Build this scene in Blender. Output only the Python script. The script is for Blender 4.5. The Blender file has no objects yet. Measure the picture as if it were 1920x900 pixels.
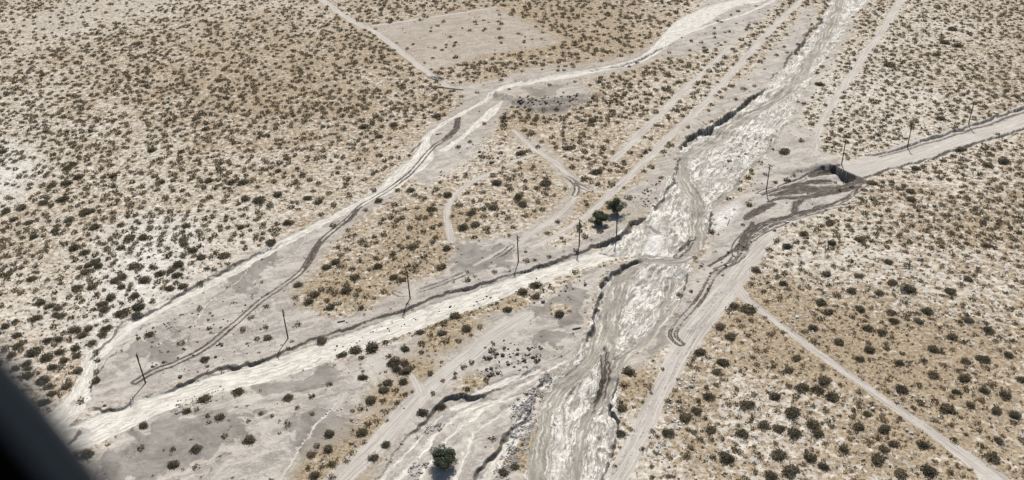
import bpy, math, random
import numpy as np
from mathutils import Vector, Matrix

random.seed(7); RNG = np.random.default_rng(11)
sc = bpy.context.scene
COL = sc.collection

# ------------------------------------------------------------------ camera, sky, sun, exposure
CAM_H = 150.0; DIP = math.radians(30.45); ROLL = math.atan2(110, 2750); FPX = 1616.0
r0 = Vector((1, 0, 0)); fwd = Vector((0, math.cos(DIP), -math.sin(DIP))); u0 = Vector((0, math.sin(DIP), math.cos(DIP)))
rt = r0*math.cos(ROLL) - u0*math.sin(ROLL); up = r0*math.sin(ROLL) + u0*math.cos(ROLL)
cam_d = bpy.data.cameras.new('camera'); cam = bpy.data.objects.new('camera', cam_d); COL.objects.link(cam)
M = Matrix((( rt.x, up.x, -fwd.x), (rt.y, up.y, -fwd.y), (rt.z, up.z, -fwd.z))).to_4x4()
M.translation = Vector((0, 0, CAM_H)); cam.matrix_world = M
cam_d.sensor_width = 36; cam_d.lens = FPX/1920*36; cam_d.clip_start = 0.02; cam_d.clip_end = 60000
cam_d.dof.use_dof = True; cam_d.dof.focus_distance = 260; cam_d.dof.aperture_fstop = 6.5
sc.camera = cam

SUN_EL = math.radians(51.5); to_sun_h = Vector((0.196, 0.98)).normalized()
w = bpy.data.worlds.new('World'); sc.world = w; w.use_nodes = True
nt = w.node_tree; bg = nt.nodes['Background']; sky = nt.nodes.new('ShaderNodeTexSky')
sky.sky_type = 'NISHITA'; sky.sun_disc = False; sky.sun_elevation = SUN_EL
sky.sun_rotation = math.atan2(to_sun_h.x, to_sun_h.y); sky.dust_density = 2.0
nt.links.new(sky.outputs[0], bg.inputs[0]); bg.inputs[1].default_value = 0.08
sun_d = bpy.data.lights.new('sun', 'SUN'); sun_d.energy = 4.2; sun_d.angle = math.radians(0.5); sun_d.color = (1.0, 0.965, 0.90)
sun = bpy.data.objects.new('sun', sun_d); COL.objects.link(sun)
ts = Vector((to_sun_h.x*math.cos(SUN_EL), to_sun_h.y*math.cos(SUN_EL), math.sin(SUN_EL)))
sun.rotation_euler = ts.to_track_quat('Z', 'Y').to_euler(); sun.location = (60, 300, 400)
sc.view_settings.view_transform = 'Standard'; sc.view_settings.look = 'None'
sc.view_settings.gamma = 1; sc.view_settings.use_curve_mapping = False
sc.view_settings.exposure = 0.23

# ------------------------------------------------------------------ numpy helpers
def hsh(ix, iy, seed):
    h = (ix.astype(np.int64)*374761393 + iy.astype(np.int64)*668265263 + seed*1442695041) & 0xffffffff
    h = ((h ^ (h >> 13))*1274126177) & 0xffffffff
    h = h ^ (h >> 16)
    return (h & 0xffff)/65535.0
def vn(x, y, seed=0):
    fx = np.floor(x); fy = np.floor(y); u = x-fx; v = y-fy
    u = u*u*(3-2*u); v = v*v*(3-2*v)
    a = hsh(fx, fy, seed); b = hsh(fx+1, fy, seed); c = hsh(fx, fy+1, seed); d = hsh(fx+1, fy+1, seed)
    return (a+(b-a)*u) + ((c+(d-c)*u)-(a+(b-a)*u))*v
def fbm(x, y, octv=4, seed=0):
    s = 0; a = 1; t = 0
    for k in range(octv):
        s = s+a*vn(x*2**k+k*17.3, y*2**k-k*9.1, seed+k); t += a; a *= .5
    return s/t
def sstep(a, b, x):
    t = np.clip((x-a)/(b-a), 0, 1); return t*t*(3-2*t)
RT = np.array(rt); UP = np.array(up); FW = np.array(fwd)
def g(px, z=0.0):                                  # pixel of the photograph -> point on the land at height z
    px = np.asarray(px, float).reshape(-1, 2)
    d = FW[None]*FPX + RT[None]*(px[:, :1]-960) - UP[None]*(px[:, 1:2]-450)
    t = (np.asarray(z)-CAM_H)/np.minimum(d[:, 2], -1.0)
    return (d*t[:, None])[:, :2]
def project(P):
    q = P-np.array([0, 0, CAM_H]); z = q@FW
    return np.stack([960+FPX*(q@RT)/z, 450-FPX*(q@UP)/z], 1), z
def smooth(p, n=2):
    p = np.asarray(p, float)
    for _ in range(n):
        q = [p[0]]
        for a, b in zip(p[:-1], p[1:]): q += [a*.75+b*.25, a*.25+b*.75]
        q.append(p[-1]); p = np.array(q)
    return p
def line(pts, n=2):
    """photo trace -> world polyline, any further columns are carried along"""
    p = smooth(pts, n); wv = g(p[:, :2]); return np.hstack([wv, p[:, 2:]])
def pld(P, X, Y, R):
    """distance, signed side, length along and column 2 (if any) of the nearest segment within R"""
    n = X.size; D = np.full(n, R, float); S = np.zeros(n); T = np.zeros(n); V = np.zeros(n)
    box = np.nonzero((X > P[:, 0].min()-R) & (X < P[:, 0].max()+R) & (Y > P[:, 1].min()-R) & (Y < P[:, 1].max()+R))[0]
    bx = X[box]; by = Y[box]; cum = 0
    for a, b in zip(P[:-1], P[1:]):
        L = math.hypot(b[0]-a[0], b[1]-a[1])
        if L < 1e-6: continue
        m = (bx > min(a[0], b[0])-R) & (bx < max(a[0], b[0])+R) & (by > min(a[1], b[1])-R) & (by < max(a[1], b[1])+R)
        if m.any():
            i = box[m]; dx = X[i]-a[0]; dy = Y[i]-a[1]; ux = (b[0]-a[0])/L; uy = (b[1]-a[1])/L
            s = dx*ux+dy*uy; sc_ = np.clip(s, 0, L); d = np.hypot(dx-ux*sc_, dy-uy*sc_)
            k = d < D[i]; j = i[k]
            D[j] = d[k]; S[j] = np.sign(ux*dy[k]-uy*dx[k]); T[j] = cum+sc_[k]
            if P.shape[1] > 2: V[j] = a[2]+(b[2]-a[2])*sc_[k]/L
        cum += L
    return D, S, T, V
def inpoly(P, X, Y):
    ins = np.zeros(X.size, bool)
    b = np.nonzero((X > P[:, 0].min()) & (X < P[:, 0].max()) & (Y > P[:, 1].min()) & (Y < P[:, 1].max()))[0]
    x = X[b]; y = Y[b]; r = np.zeros(b.size, bool)
    for a, c in zip(P, np.roll(P, -1, 0)):
        if a[1] == c[1]: continue
        r ^= ((a[1] > y) != (c[1] > y)) & (x < (c[0]-a[0])*(y-a[1])/(c[1]-a[1])+a[0])
    ins[b] = r; return ins
def poly(P, X, Y, soft):
    d = pld(np.vstack([P, P[:1]]), X, Y, soft)[0]
    return np.clip(.5+np.where(inpoly(P, X, Y), d, -d)/(2*soft), 0, 1)

# ------------------------------------------------------------------ what the land is made of (traces of the photograph laid on the land)
CH = line([(1690, -90), (1590, 0), (1560, 60), (1520, 120), (1450, 200), (1370, 270), (1320, 330), (1290, 400), (1270, 470), (1210, 540), (1170, 600), (1120, 680), (1085, 760), (1070, 900), (1065, 1000)])
CHP = g([(1680, -90), (1560, -10), (1540, 40), (1510, 75), (1490, 105), (1440, 160), (1400, 188), (1350, 222), (1310, 242), (1285, 262), (1272, 285), (1262, 320), (1245, 350), (1228, 385), (1214, 405), (1165, 430), (1120, 470), (1170, 478), (1205, 480), (1180, 488), (1150, 505), (1130, 528), (1121, 550), (1111, 588), (1102, 622), (1085, 648), (1040, 700), (1012, 760), (992, 850), (983, 900), (975, 1000), (1130, 1000), (1142, 900), (1152, 830), (1158, 780), (1156, 740), (1160, 705), (1180, 670), (1215, 640), (1255, 598), (1278, 560), (1287, 520), (1300, 482), (1330, 445), (1330, 400), (1372, 365), (1395, 330), (1430, 300), (1462, 262), (1478, 222), (1505, 170), (1530, 130), (1560, 90), (1590, 45), (1625, 0), (1720, -90)])
STREAMS = [(line(p), wd) for p, wd in [
    ([(1600, -60), (1575, 10), (1545, 70), (1520, 110), (1480, 165), (1440, 195), (1400, 205), (1350, 245), (1310, 275), (1280, 295), (1277, 320), (1292, 350), (1307, 375), (1310, 410), (1308, 450), (1300, 478)], 5.4),
    ([(1300, 478), (1275, 490), (1240, 487), (1205, 482)], 3.4),
    ([(1205, 485), (1172, 500), (1150, 540), (1140, 580), (1125, 620), (1115, 660), (1085, 695), (1050, 725), (1025, 765), (1010, 830), (1003, 920), (1000, 1000)], 4.2),
    ([(1175, 520), (1160, 560), (1150, 610), (1150, 660), (1130, 700)], 3.0),
    ([(1260, 520), (1250, 560), (1235, 590)], 2.4),
    ([(1140, 720), (1105, 770), (1085, 820), (1078, 900), (1075, 1000)], 2.6),
    ([(1455, 255), (1440, 290), (1405, 320), (1370, 360), (1345, 385)], 3.2),
    ([(1130, 740), (1150, 690), (1190, 650), (1235, 610), (1275, 560)], 3.0)]]
SILT = [(line(p), s) for p, s in [   # x, y, half-width
    ([(1085, 655, .3), (1030, 690, .8), (960, 730, .6), (900, 765, 1.0), (860, 800, .5), (790, 880, .8), (770, 920, .8)], 1.2),
    ([(1060, 690, .3), (1000, 735, 1.0), (950, 770, .8), (890, 800, .3), (870, 850, .8), (850, 920, .8)], 1.3),
    ([(1010, 715, .3), (960, 750, .3), (900, 745, 1.2), (840, 790, .6), (800, 830, .9), (740, 900, .7)], 1.3),
    ([(985, 790, .9), (950, 840, 1.3), (915, 890, 1.0), (890, 930, .9)], 1.2),
    ([(1560, -60, 9), (1440, -5, 6), (1370, 5, 6), (1330, 20, 8), (1290, 45, 9), (1255, 70, 5), (1240, 85, 3.2), (1215, 103, 3), (1190, 115, 2.6), (1130, 128, 2.2), (1080, 137, 4), (1020, 147, 3.4), (975, 155, 2.6), (935, 165, 1.6), (915, 185, 1.5), (880, 203, 1.3), (850, 218, 1.2), (820, 238, 1.4), (797, 258, 1.6), (800, 275, 3), (790, 300, 5), (760, 322, 5), (735, 345, 4), (700, 368, 2.4), (640, 395, 1.8), (590, 422, 1.8), (540, 448, 2), (480, 482, 1.8), (430, 508, 1.8), (370, 540, 1.8), (310, 570, 2), (250, 602, 2), (205, 635, 2.2), (170, 670, 2.4), (158, 705, 2.2), (150, 735, 3), (130, 765, 4), (90, 800, 5)], .8),
    ([(940, 190, 1), (915, 215, 3.2), (880, 245, 1.2), (860, 262, 1.2), (830, 280, 1.6)], .8),
    ([(1450, 0, 1.5), (1400, 25, 1.2), (1350, 38, 1.0), (1310, 55, 1), (1260, 68, 1.4)], .6),
    ([(60, 850, 5), (150, 815, 6), (220, 785, 5.6), (300, 752, 4.6), (360, 728, 4.4), (450, 703, 4.6), (540, 678, 5), (620, 650, 5), (700, 623, 4.9), (780, 595, 4.8), (860, 567, 4.6), (940, 540, 4.4), (1010, 514, 4.2), (1070, 496, 3.6), (1120, 478, 3.8), (1170, 462, 4)], .8),
    ([(470, 492, .25), (440, 530, .1), (390, 560, .15), (365, 600, .1), (350, 640, .1)], .5),
    ([(650, 735, .1), (590, 800, .25), (540, 870, .3), (520, 920, .3)], 1.2),
    ([(850, 760, 1.2), (900, 735, 1.0), (970, 705, 1.2), (1010, 690, .8)], .9),
    ([(700, 910, .6), (740, 862, .5), (790, 815, .4), (830, 775, .4)], .9),
    ([(905, 900, .9), (930, 860, 1.0), (955, 815, .8), (985, 770, .4)], .8)]]
BARE = [(g(p), s, v) for p, s, v in [
    ([(120, 775), (160, 690), (215, 625), (300, 570), (420, 500), (540, 440), (640, 392), (705, 362), (740, 340), (735, 372), (690, 398), (655, 432), (620, 470), (600, 500), (560, 545), (565, 572), (610, 590), (690, 575), (735, 552), (742, 535), (830, 512), (848, 470), (850, 452), (920, 448), (990, 432), (1040, 400), (1070, 375), (1082, 392), (1040, 430), (1000, 455), (1060, 462), (1110, 440), (1140, 425), (1215, 405), (1150, 450), (1060, 492), (960, 522), (860, 555), (700, 605), (500, 668), (350, 712), (240, 755)], 4, 1.0),
    ([(150, 880), (230, 800), (300, 768), (400, 735), (560, 688), (640, 668), (850, 602), (960, 568), (1050, 540), (1120, 500), (1200, 480), (1125, 530), (1102, 620), (1090, 650), (1010, 740), (985, 920), (970, 1000), (100, 1000), (40, 950)], 3, 1.0),
    ([(810, 150), (850, 160), (930, 150), (1000, 125), (1090, 118), (1190, 100), (1240, 70), (1290, 30), (1340, -10), (1480, -30), (1460, 10), (1400, 60), (1370, 85), (1240, 110), (1180, 135), (1090, 150), (1120, 180), (1050, 215), (960, 200), (930, 240), (880, 300), (830, 330), (800, 350), (760, 330), (770, 290), (800, 240), (850, 200), (870, 180)], 4, 1.0),
    ([(690, 48), (800, 30), (930, 12), (1000, 45), (1060, 82), (990, 95), (900, 108), (840, 128), (800, 140), (745, 90)], 4, .8),
    ([(1500, 20), (1540, 10), (1500, 95), (1440, 165), (1340, 225), (1280, 262), (1270, 300), (1255, 350), (1215, 405), (1150, 425), (1100, 440), (1130, 395), (1180, 350), (1230, 295), (1290, 225), (1350, 180), (1420, 120), (1470, 70)], 4, .9),
    ([(1630, -40), (1560, 90), (1500, 170), (1475, 240), (1430, 300), (1380, 370), (1330, 400), (1330, 450), (1285, 520), (1275, 565), (1210, 645), (1160, 690), (1150, 720), (1200, 690), (1250, 650), (1300, 640), (1350, 580), (1390, 500), (1430, 450), (1470, 425), (1560, 400), (1610, 360), (1630, 330), (1580, 300), (1545, 285), (1530, 250), (1500, 230), (1520, 180), (1560, 120), (1610, 30), (1660, -40)], 4, 1.0),
    ([(960, 240), (1010, 255), (1060, 300), (1110, 350), (1060, 400), (1010, 440), (975, 450), (1020, 400), (1060, 350), (1020, 310), (985, 280), (940, 255)], 4, .75),
    ([(150, 0), (330, -20), (300, 30), (100, 70), (-60, 60)], 9, .5),
    ([(-40, 340), (60, 300), (100, 340), (50, 400), (-40, 430)], 9, .4),
    ([(1230, 640), (1180, 680), (1165, 760), (1150, 870), (1165, 900), (1220, 800), (1270, 690)], 4, .45)]]
ROADS = [(line(p), s) for p, s in [  # x, y, half-width in metres
    ([(1110, 960, 2.8), (1172, 872, 2.7), (1203, 805, 2.5), (1243, 720, 2.6), (1287, 640, 3.5), (1328, 590, 3.6), (1364, 545, 3.8), (1397, 500, 3.2), (1425, 465, 2.6), (1450, 440, 2)], .7),
    ([(1378, 535, 2.5), (1395, 560, 1.5), (1440, 592, 1.3), (1500, 637, 1.25), (1560, 680, 1.25), (1620, 724, 1.25), (1700, 778, 1.3), (1780, 832, 1.6), (1830, 870, 2.2), (1880, 910, 3)], .5),
    ([(1590, 322, 6.4), (1650, 307, 7.0), (1700, 292, 7.4), (1760, 272, 7.4), (1840, 246, 7.6), (1930, 214, 7.8), (2100, 150, 8)], .9),
    ([(1530, -30, 2.2), (1505, 0, 2.2), (1440, 60, 2.0), (1380, 125, 1.9), (1320, 195, 1.9), (1260, 250, 1.8), (1205, 305, 1.8), (1155, 355, 1.9), (1115, 392, 1.7), (1065, 432, 1.3), (1000, 462, 1.0)], .8),
    ([(1370, 85, 1.6), (1345, 112, 1.6), (1290, 160, 1.7), (1240, 212, 1.7), (1190, 262, 1.9), (1150, 300, 1.6)], 1.2),
    ([(1710, -40, 2.2), (1690, 0, 2.2), (1660, 50, 2.1), (1620, 102, 2), (1580, 165, 1.9), (1548, 215, 1.5), (1530, 255, 1.2), (1528, 285, .9)], .8),
    ([(560, -30, 2), (605, 0, 2), (650, 35, 2), (700, 58, 2.2), (760, 102, 2.1), (805, 140, 1.7), (845, 165, 1.3)], .8),
    ([(700, 48, 1.6), (780, 37, 1.4), (870, 24, 1.2), (930, 13, .9)], .8), ([(930, 13, .8), (1000, 44, .8), (1070, 82, .7)], .6),
    ([(995, 292, 1.0), (960, 305, 1.0), (920, 325, 1.0), (870, 350, 1.1), (842, 380, 1.2), (836, 415, 1.2), (848, 450, 1.5)], .8),
    ([(965, 245, .8), (1000, 280, 1.3), (1040, 305, 1.1), (1075, 335, 1.0), (1085, 360, .9), (1065, 390, 1.0), (1020, 425, 1.1), (960, 462, 1.0), (890, 497, .8)], .8),
    ([(1080, 345, .8), (1110, 358, .9), (1150, 362, .8)], .7),
    ([(590, 950, 3.2), (640, 895, 3.2), (700, 840, 3.2), (760, 770, 2.8), (800, 730, 2.6), (850, 690, 2.6), (900, 650, 2.6), (950, 612, 2.8), (985, 590, 2.6)], 1.4),
    ([(790, 735, 1), (780, 715, .9), (770, 700, .7)], .8),
    ([(470, 0, 1.6), (400, 25, 1.3), (350, 45, 1.2)], 1.2),
    ([(330, 90, .7), (352, 110, .7), (400, 115, .7), (415, 135, .8), (385, 160, .9), (372, 200, .8), (350, 240, .7), (330, 290, .8), (305, 310, .8), (305, 340, .8), (322, 365, .8)], 1.4),
    ([(180, 190, 1.2), (215, 200, 1.2), (255, 210, 1), (265, 225, 1), (240, 260, .8)], 1.2)]]
MUD = [(line(p), s) for p, s in [     # churned dark wet mud and tyre ruts
    ([(858, 220, 1.4), (858, 238, 1.4), (846, 250, 1.2), (834, 262, .8)], .8),
    ([(1612, 338, 1.8), (1575, 348, 2.4), (1530, 350, 2.4), (1500, 352, 2.6), (1475, 362, 1.6), (1445, 368, .7)], 1.0),
    ([(1600, 345, .8), (1560, 352, 1.4), (1520, 368, 1.2), (1495, 380, 1.2), (1490, 402, 1.0)], .8),
    ([(1448, 384, 1.2), (1430, 392, 1.8), (1412, 402, 1.8), (1398, 412, 1.0)], .8),
    ([(1608, 340, 2.2), (1570, 347, 3.0), (1520, 353, 2.6), (1480, 362, 1.5), (1455, 368, .8)], 2.0),
    ([(1415, 425, .8), (1400, 445, 1.6), (1392, 468, 1.0)], 1.4),
    ([(1608, 352, .8), (1560, 362, 1.3), (1515, 372, 1.3), (1470, 372, 1.0), (1440, 380, .6)], .9),
    ([(1560, 330, .7), (1515, 338, 1.2), (1470, 352, 1.0), (1430, 366, .5)], .8),
    ([(1590, 372, .4), (1540, 392, .6), (1480, 405, .7), (1430, 420, .8), (1396, 440, .9), (1380, 470, .5)], .7),
    ([(1575, 312, 1.0), (1550, 316, 1.4), (1520, 326, .8)], .9),
    ([(1330, 500, .3), (1345, 490, .5), (1375, 470, .5), (1392, 450, .4)], .5),
    ([(1650, 295, 0), (1740, 268, .2), (1820, 242, .3), (1925, 205, .4)], 1.6),
    ([(1545, 312, .6), (1520, 320, .5), (1490, 335, .4), (1455, 350, .3)], .5),
    ([(1545, 385, .3), (1500, 400, .5), (1460, 412, .6), (1425, 428, .7), (1400, 445, .7), (1392, 470, .5)], .5),
    ([(1610, 350, .4), (1600, 365, .3), (1560, 385, .35), (1500, 405, .3)], .4),
    ([(1412, 420, .8), (1400, 435, .9), (1393, 455, .9), (1398, 470, .5)], .7),
    ([(1138, 645, .1), (1137, 680, .3), (1133, 705, .4), (1122, 735, .3), (1110, 765, .1)], .4), ([(1128, 660, .1), (1130, 690, .3), (1124, 715, .3), (1114, 745, .1)], .4), ([(1142, 655, .1), (1143, 690, .25), (1138, 715, .2), (1130, 740, .1)], .4),
    ([(1300, 445, .25), (1290, 455, .5), (1275, 470, .4)], .5),
    ([(795, 262, .3), (770, 285, .3)], .4),
    ([(668, 392, .8), (660, 405, .9), (640, 422, .4)], .5),
    ([(600, 452, .8), (585, 480, .9), (570, 500, .6)], .6)]]
RUTS = [line(p) for p in [             # paired wheel ruts
    [(845, 255), (822, 268), (800, 285), (780, 315), (745, 342), (700, 370), (672, 385), (655, 408), (615, 437), (597, 455), (585, 480), (565, 508), (530, 535), (495, 555), (460, 585), (430, 612), (390, 648), (340, 675), (300, 690), (275, 702), (255, 715)],
    [(1400, 470), (1385, 490), (1350, 505), (1335, 520), (1322, 548), (1308, 570), (1278, 598), (1263, 620), (1266, 634), (1278, 643)],
    [(1630, 340), (1605, 362), (1570, 385), (1520, 400), (1470, 412), (1430, 428), (1400, 448), (1388, 470)],
    [(1650, 372), (1610, 385), (1560, 390), (1500, 408), (1450, 420), (1410, 445)],
    [(1040, 310), (1050, 325), (1078, 340), (1084, 355), (1078, 366)],
    [(1082, 345), (1098, 354), (1108, 358)],
    [(1510, 330), (1480, 345), (1450, 352), (1425, 362)],
    [(1600, 330), (1550, 338), (1500, 345), (1460, 355)],
    [(740, 548), (755, 555), (800, 540), (860, 520), (940, 480), (960, 462)],
    [(1300, 440), (1292, 460), (1270, 480)],
    [(1420, 425), (1395, 440), (1375, 462), (1380, 480), (1372, 495), (1345, 505)], [(1470, 420), (1420, 440), (1400, 465)],
    [(1530, 262), (1532, 280), (1545, 300)], [(1528, 262), (1520, 285), (1508, 300)],
    [(1375, 530), (1320, 600), (1255, 700), (1205, 800), (1158, 890)],
    [(1395, 560), (1440, 592), (1500, 637), (1560, 680), (1620, 724), (1700, 778), (1780, 832)],
    [(720, 62), (760, 95), (800, 130), (830, 150)]]]
DARK_SOIL = [(g(p), s) for p, s in [
    ([(1000, 560), (1060, 545), (1110, 545), (1105, 600), (1060, 610), (1000, 600), (960, 585)], 5),
    ([(200, 840), (300, 790), (420, 760), (480, 770), (430, 830), (350, 880), (260, 920), (180, 900)], 8),
    ([(480, 720), (560, 700), (660, 680), (640, 720), (560, 745), (500, 750)], 6),
    ([(850, 450), (930, 470), (960, 500), (900, 510), (850, 500)], 5),
    ([(540, 790), (640, 760), (650, 860), (560, 890)], 4), ([(590, 700), (650, 680), (640, 705)], 3), ([(410, 500), (520, 460), (500, 520), (430, 560)], 7), ([(250, 650), (330, 620), (400, 620), (300, 690)], 6),
    ([(1222, 640), (1260, 600), (1262, 650), (1235, 660)], 2),
    ([(1000, 640), (1040, 620), (1080, 630), (1060, 650)], 3),
    ([(940, 182), (1000, 192), (1110, 178), (1100, 193), (1050, 212), (980, 209)], 3),
    ([(985, 165), (1060, 160), (1045, 178), (1000, 185)], 2),
    ([(1330, 390), (1390, 380), (1350, 440)], -1)][:-1]]
PALE = [(g(p), s) for p, s in [([(170, 615), (195, 540), (225, 450), (280, 410), (345, 440), (320, 530), (275, 575), (195, 625)], 12), ([(-30, 250), (60, 300), (60, 340), (-30, 400)], 9),([(1340, 400), (1385, 380), (1382, 400), (1360, 425), (1335, 440), (1333, 415)], 1.5),  # first outline: window-glass reflection painted into the ground colour; the others pale soil
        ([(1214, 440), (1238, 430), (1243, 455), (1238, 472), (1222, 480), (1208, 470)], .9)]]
BANKS = [(line(p, 1), g([lp])[0], L) for p, lp, L in [  # x, y, drop in metres; a point on the low side; run-out of the drop
    ([(250, 745, .2), (300, 731, .5), (340, 715, .8), (400, 692, .9), (450, 682, .9), (520, 662, .6), (560, 642, .6), (640, 618, .8), (700, 595, .9), (760, 573, 1.0), (830, 550, 1.1), (900, 530, 1.0), (960, 512, .5), (1000, 502, .9), (1060, 482, .8), (1100, 464, 1.3), (1140, 450, 1.7), (1162, 440, 2.2), (1178, 424, 2.0), (1190, 410, 2.0), (1215, 407, 1.2)], (700, 640), 13),
    ([(560, 690, .1), (600, 676, .3), (640, 663, .4), (700, 643, .4), (760, 624, .4), (850, 597, .4), (920, 572, .4), (980, 556, .4), (1050, 536, .2)], (850, 640), 3),
    ([(1207, 478, .6), (1180, 486, 1.3), (1150, 503, 1.4), (1130, 525, 1.8), (1122, 550, 1.6), (1112, 585, 1.7), (1103, 620, 1.6), (1095, 645, .6)], (1180, 560), 16),
    ([(1540, 38, 1.5), (1512, 60, 2.4), (1505, 80, 2), (1482, 100, 1.8), (1470, 120, .6), (1440, 150, .5)], (1560, 110), 18),
    ([(1440, 160, .8), (1425, 172, 1.6), (1400, 188, 2.2), (1375, 206, 2.4), (1350, 222, 2.8), (1325, 238, 3.6), (1305, 243, 4), (1290, 255, 3.6), (1275, 272, 2)], (1400, 240), 20),
    ([(1275, 288, .7), (1266, 320, .9), (1255, 345, .9), (1238, 375, .9), (1220, 398, .8)], (1300, 340), 8),
    ([(1335, 395, 1.2), (1331, 410, 2), (1328, 425, 2.2), (1334, 442, 1)], (1300, 420), 9),
    ([(1290, 505, 1), (1283, 530, 1.8), (1280, 550, 1.8), (1270, 562, .8)], (1235, 540), 9),
    ([(1163, 700, .8), (1160, 725, 1.6), (1154, 745, 2.4), (1156, 775, 2.0), (1158, 812, 1.2), (1140, 880, 1.2), (1135, 910, 1)], (1110, 780), 9),
    ([(690, 925, .4), (740, 850, .4), (780, 800, .6), (800, 778, .9), (812, 762, 1.4), (838, 745, 1.6), (860, 738, 1.6), (885, 740, 1.2), (920, 734, .5), (960, 712, .4), (1000, 690, .4), (1080, 650, .4)], (870, 800), 11),
    ([(885, 905, 1.2), (925, 850, 1.2), (950, 812, .9), (985, 775, .6), (1020, 700, .6)], (990, 860), 8),
    ([(1262, 82, .5), (1235, 90, 1), (1195, 112, .9), (1150, 125, .7), (1080, 133, .5), (970, 152, .4)], (1200, 122), 6),
    ([(560, 437, .3), (480, 474, .6), (420, 506, .7), (350, 543, .6), (300, 573, .8), (235, 600, .8), (190, 640, .7), (163, 680, .5)], (470, 492), 5),
    ([(1553, 306, .6), (1562, 312, 4), (1580, 321, 4.6), (1600, 330, 4.6), (1614, 336, 2.5)], (1560, 345), 16),
    ([(1590, 294, .5), (1640, 293, .6), (1700, 276, .9), (1760, 254, 1), (1850, 222, 1.3), (1930, 196, 1.3)], (1800, 262), 9),
    ([(1612, 337, .6), (1660, 319, .9), (1700, 311, .6), (1735, 301, .7), (1800, 275, 1.0), (1850, 260, 1.2), (1930, 236, 1.2)], (1760, 330), 10),
    ([(160, 760, .6), (205, 768, .7), (255, 748, .6)], (220, 790), 6),
    ([(340, 530, .0), (215, 665, .7), (185, 690, .8), (175, 715, .8), (160, 745, .6)], (150, 700), 3),
    ([(125, 835, .3), (145, 805, 1.6), (152, 800, .4)], (160, 830), 3),
    ([(195, 69, .8), (235, 55, .9), (280, 44, .7), (300, 40, .3)], (260, 80), 5)]]
RIDGES = [(line(p), h, wd) for p, h, wd in [
    ([(930, 178), (980, 196), (1040, 192), (1120, 178)], 2.6, 3),
    ([(1000, 205), (1060, 200), (1110, 186)], 2.2, 2.4),
    ([(1400, 490), (1340, 560), (1300, 620)], .5, 1.2),
    ([(640, 700), (600, 770), (560, 830)], .5, 3),
    ([(780, 62), (810, 66), (806, 74), (782, 74), (776, 68), (786, 62)], .4, 1.2)]]
TAN = [(g([(x, y)])[0], r, a) for x, y, r, a in [(380, 120, 60, .3), (560, 60, 110, .2), (520, 220, 60, .3), (880, 60, 70, .3), (1100, 40, 60, .45), (100, 470, 30, .25), (1150, 90, 30, .3),
    (820, 420, 18, .4), (700, 500, 22, .5), (600, 540, 12, .4), (1000, 340, 26, .25), (1080, 240, 35, .35), (1320, 250, 12, .2), (1880, 90, 60, .5), (1850, 190, 40, .3), (1480, 600, 24, .5), (1300, 740, 9, .5),
    (1650, 640, 30, .35), (1450, 700, 20, .4), (1700, 850, 25, .5), (1300, 850, 8, .5), (1880, 450, 30, .3), (1800, 700, 25, .35), (1190, 720, 6, .8), (1160, 660, 5, .2), (1120, 385, 7, .7), (1190, 400, 7, .3),
    (820, 640, 6, 1.0), (870, 605, 7, .9), (780, 690, 6, 1.0), (730, 740, 6, 1.1), (700, 800, 6, 1.1), (645, 865, 8, 1.2), (600, 895, 7, 1.1), (890, 720, 6, .6), (1050, 580, 5, .5), (960, 850, 6, .7),
    (960, 570, 5, .7), (30, 740, 15, .1), (700, 210, 60, .15),
    (60, 330, 60, -.2), (230, 240, 50, -.1), (260, 500, 32, -.5), (880, 70, 26, .45), (1700, 150, 50, -.35), (1780, 60, 50, -.3), (1640, 220, 40, -.3), (1560, 480, 25, -.25), (1370, 700, 10, -.3), (1480, 780, 14, -.5), (450, 300, 50, -.15), (900, 300, 20, -.3)]]

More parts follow.
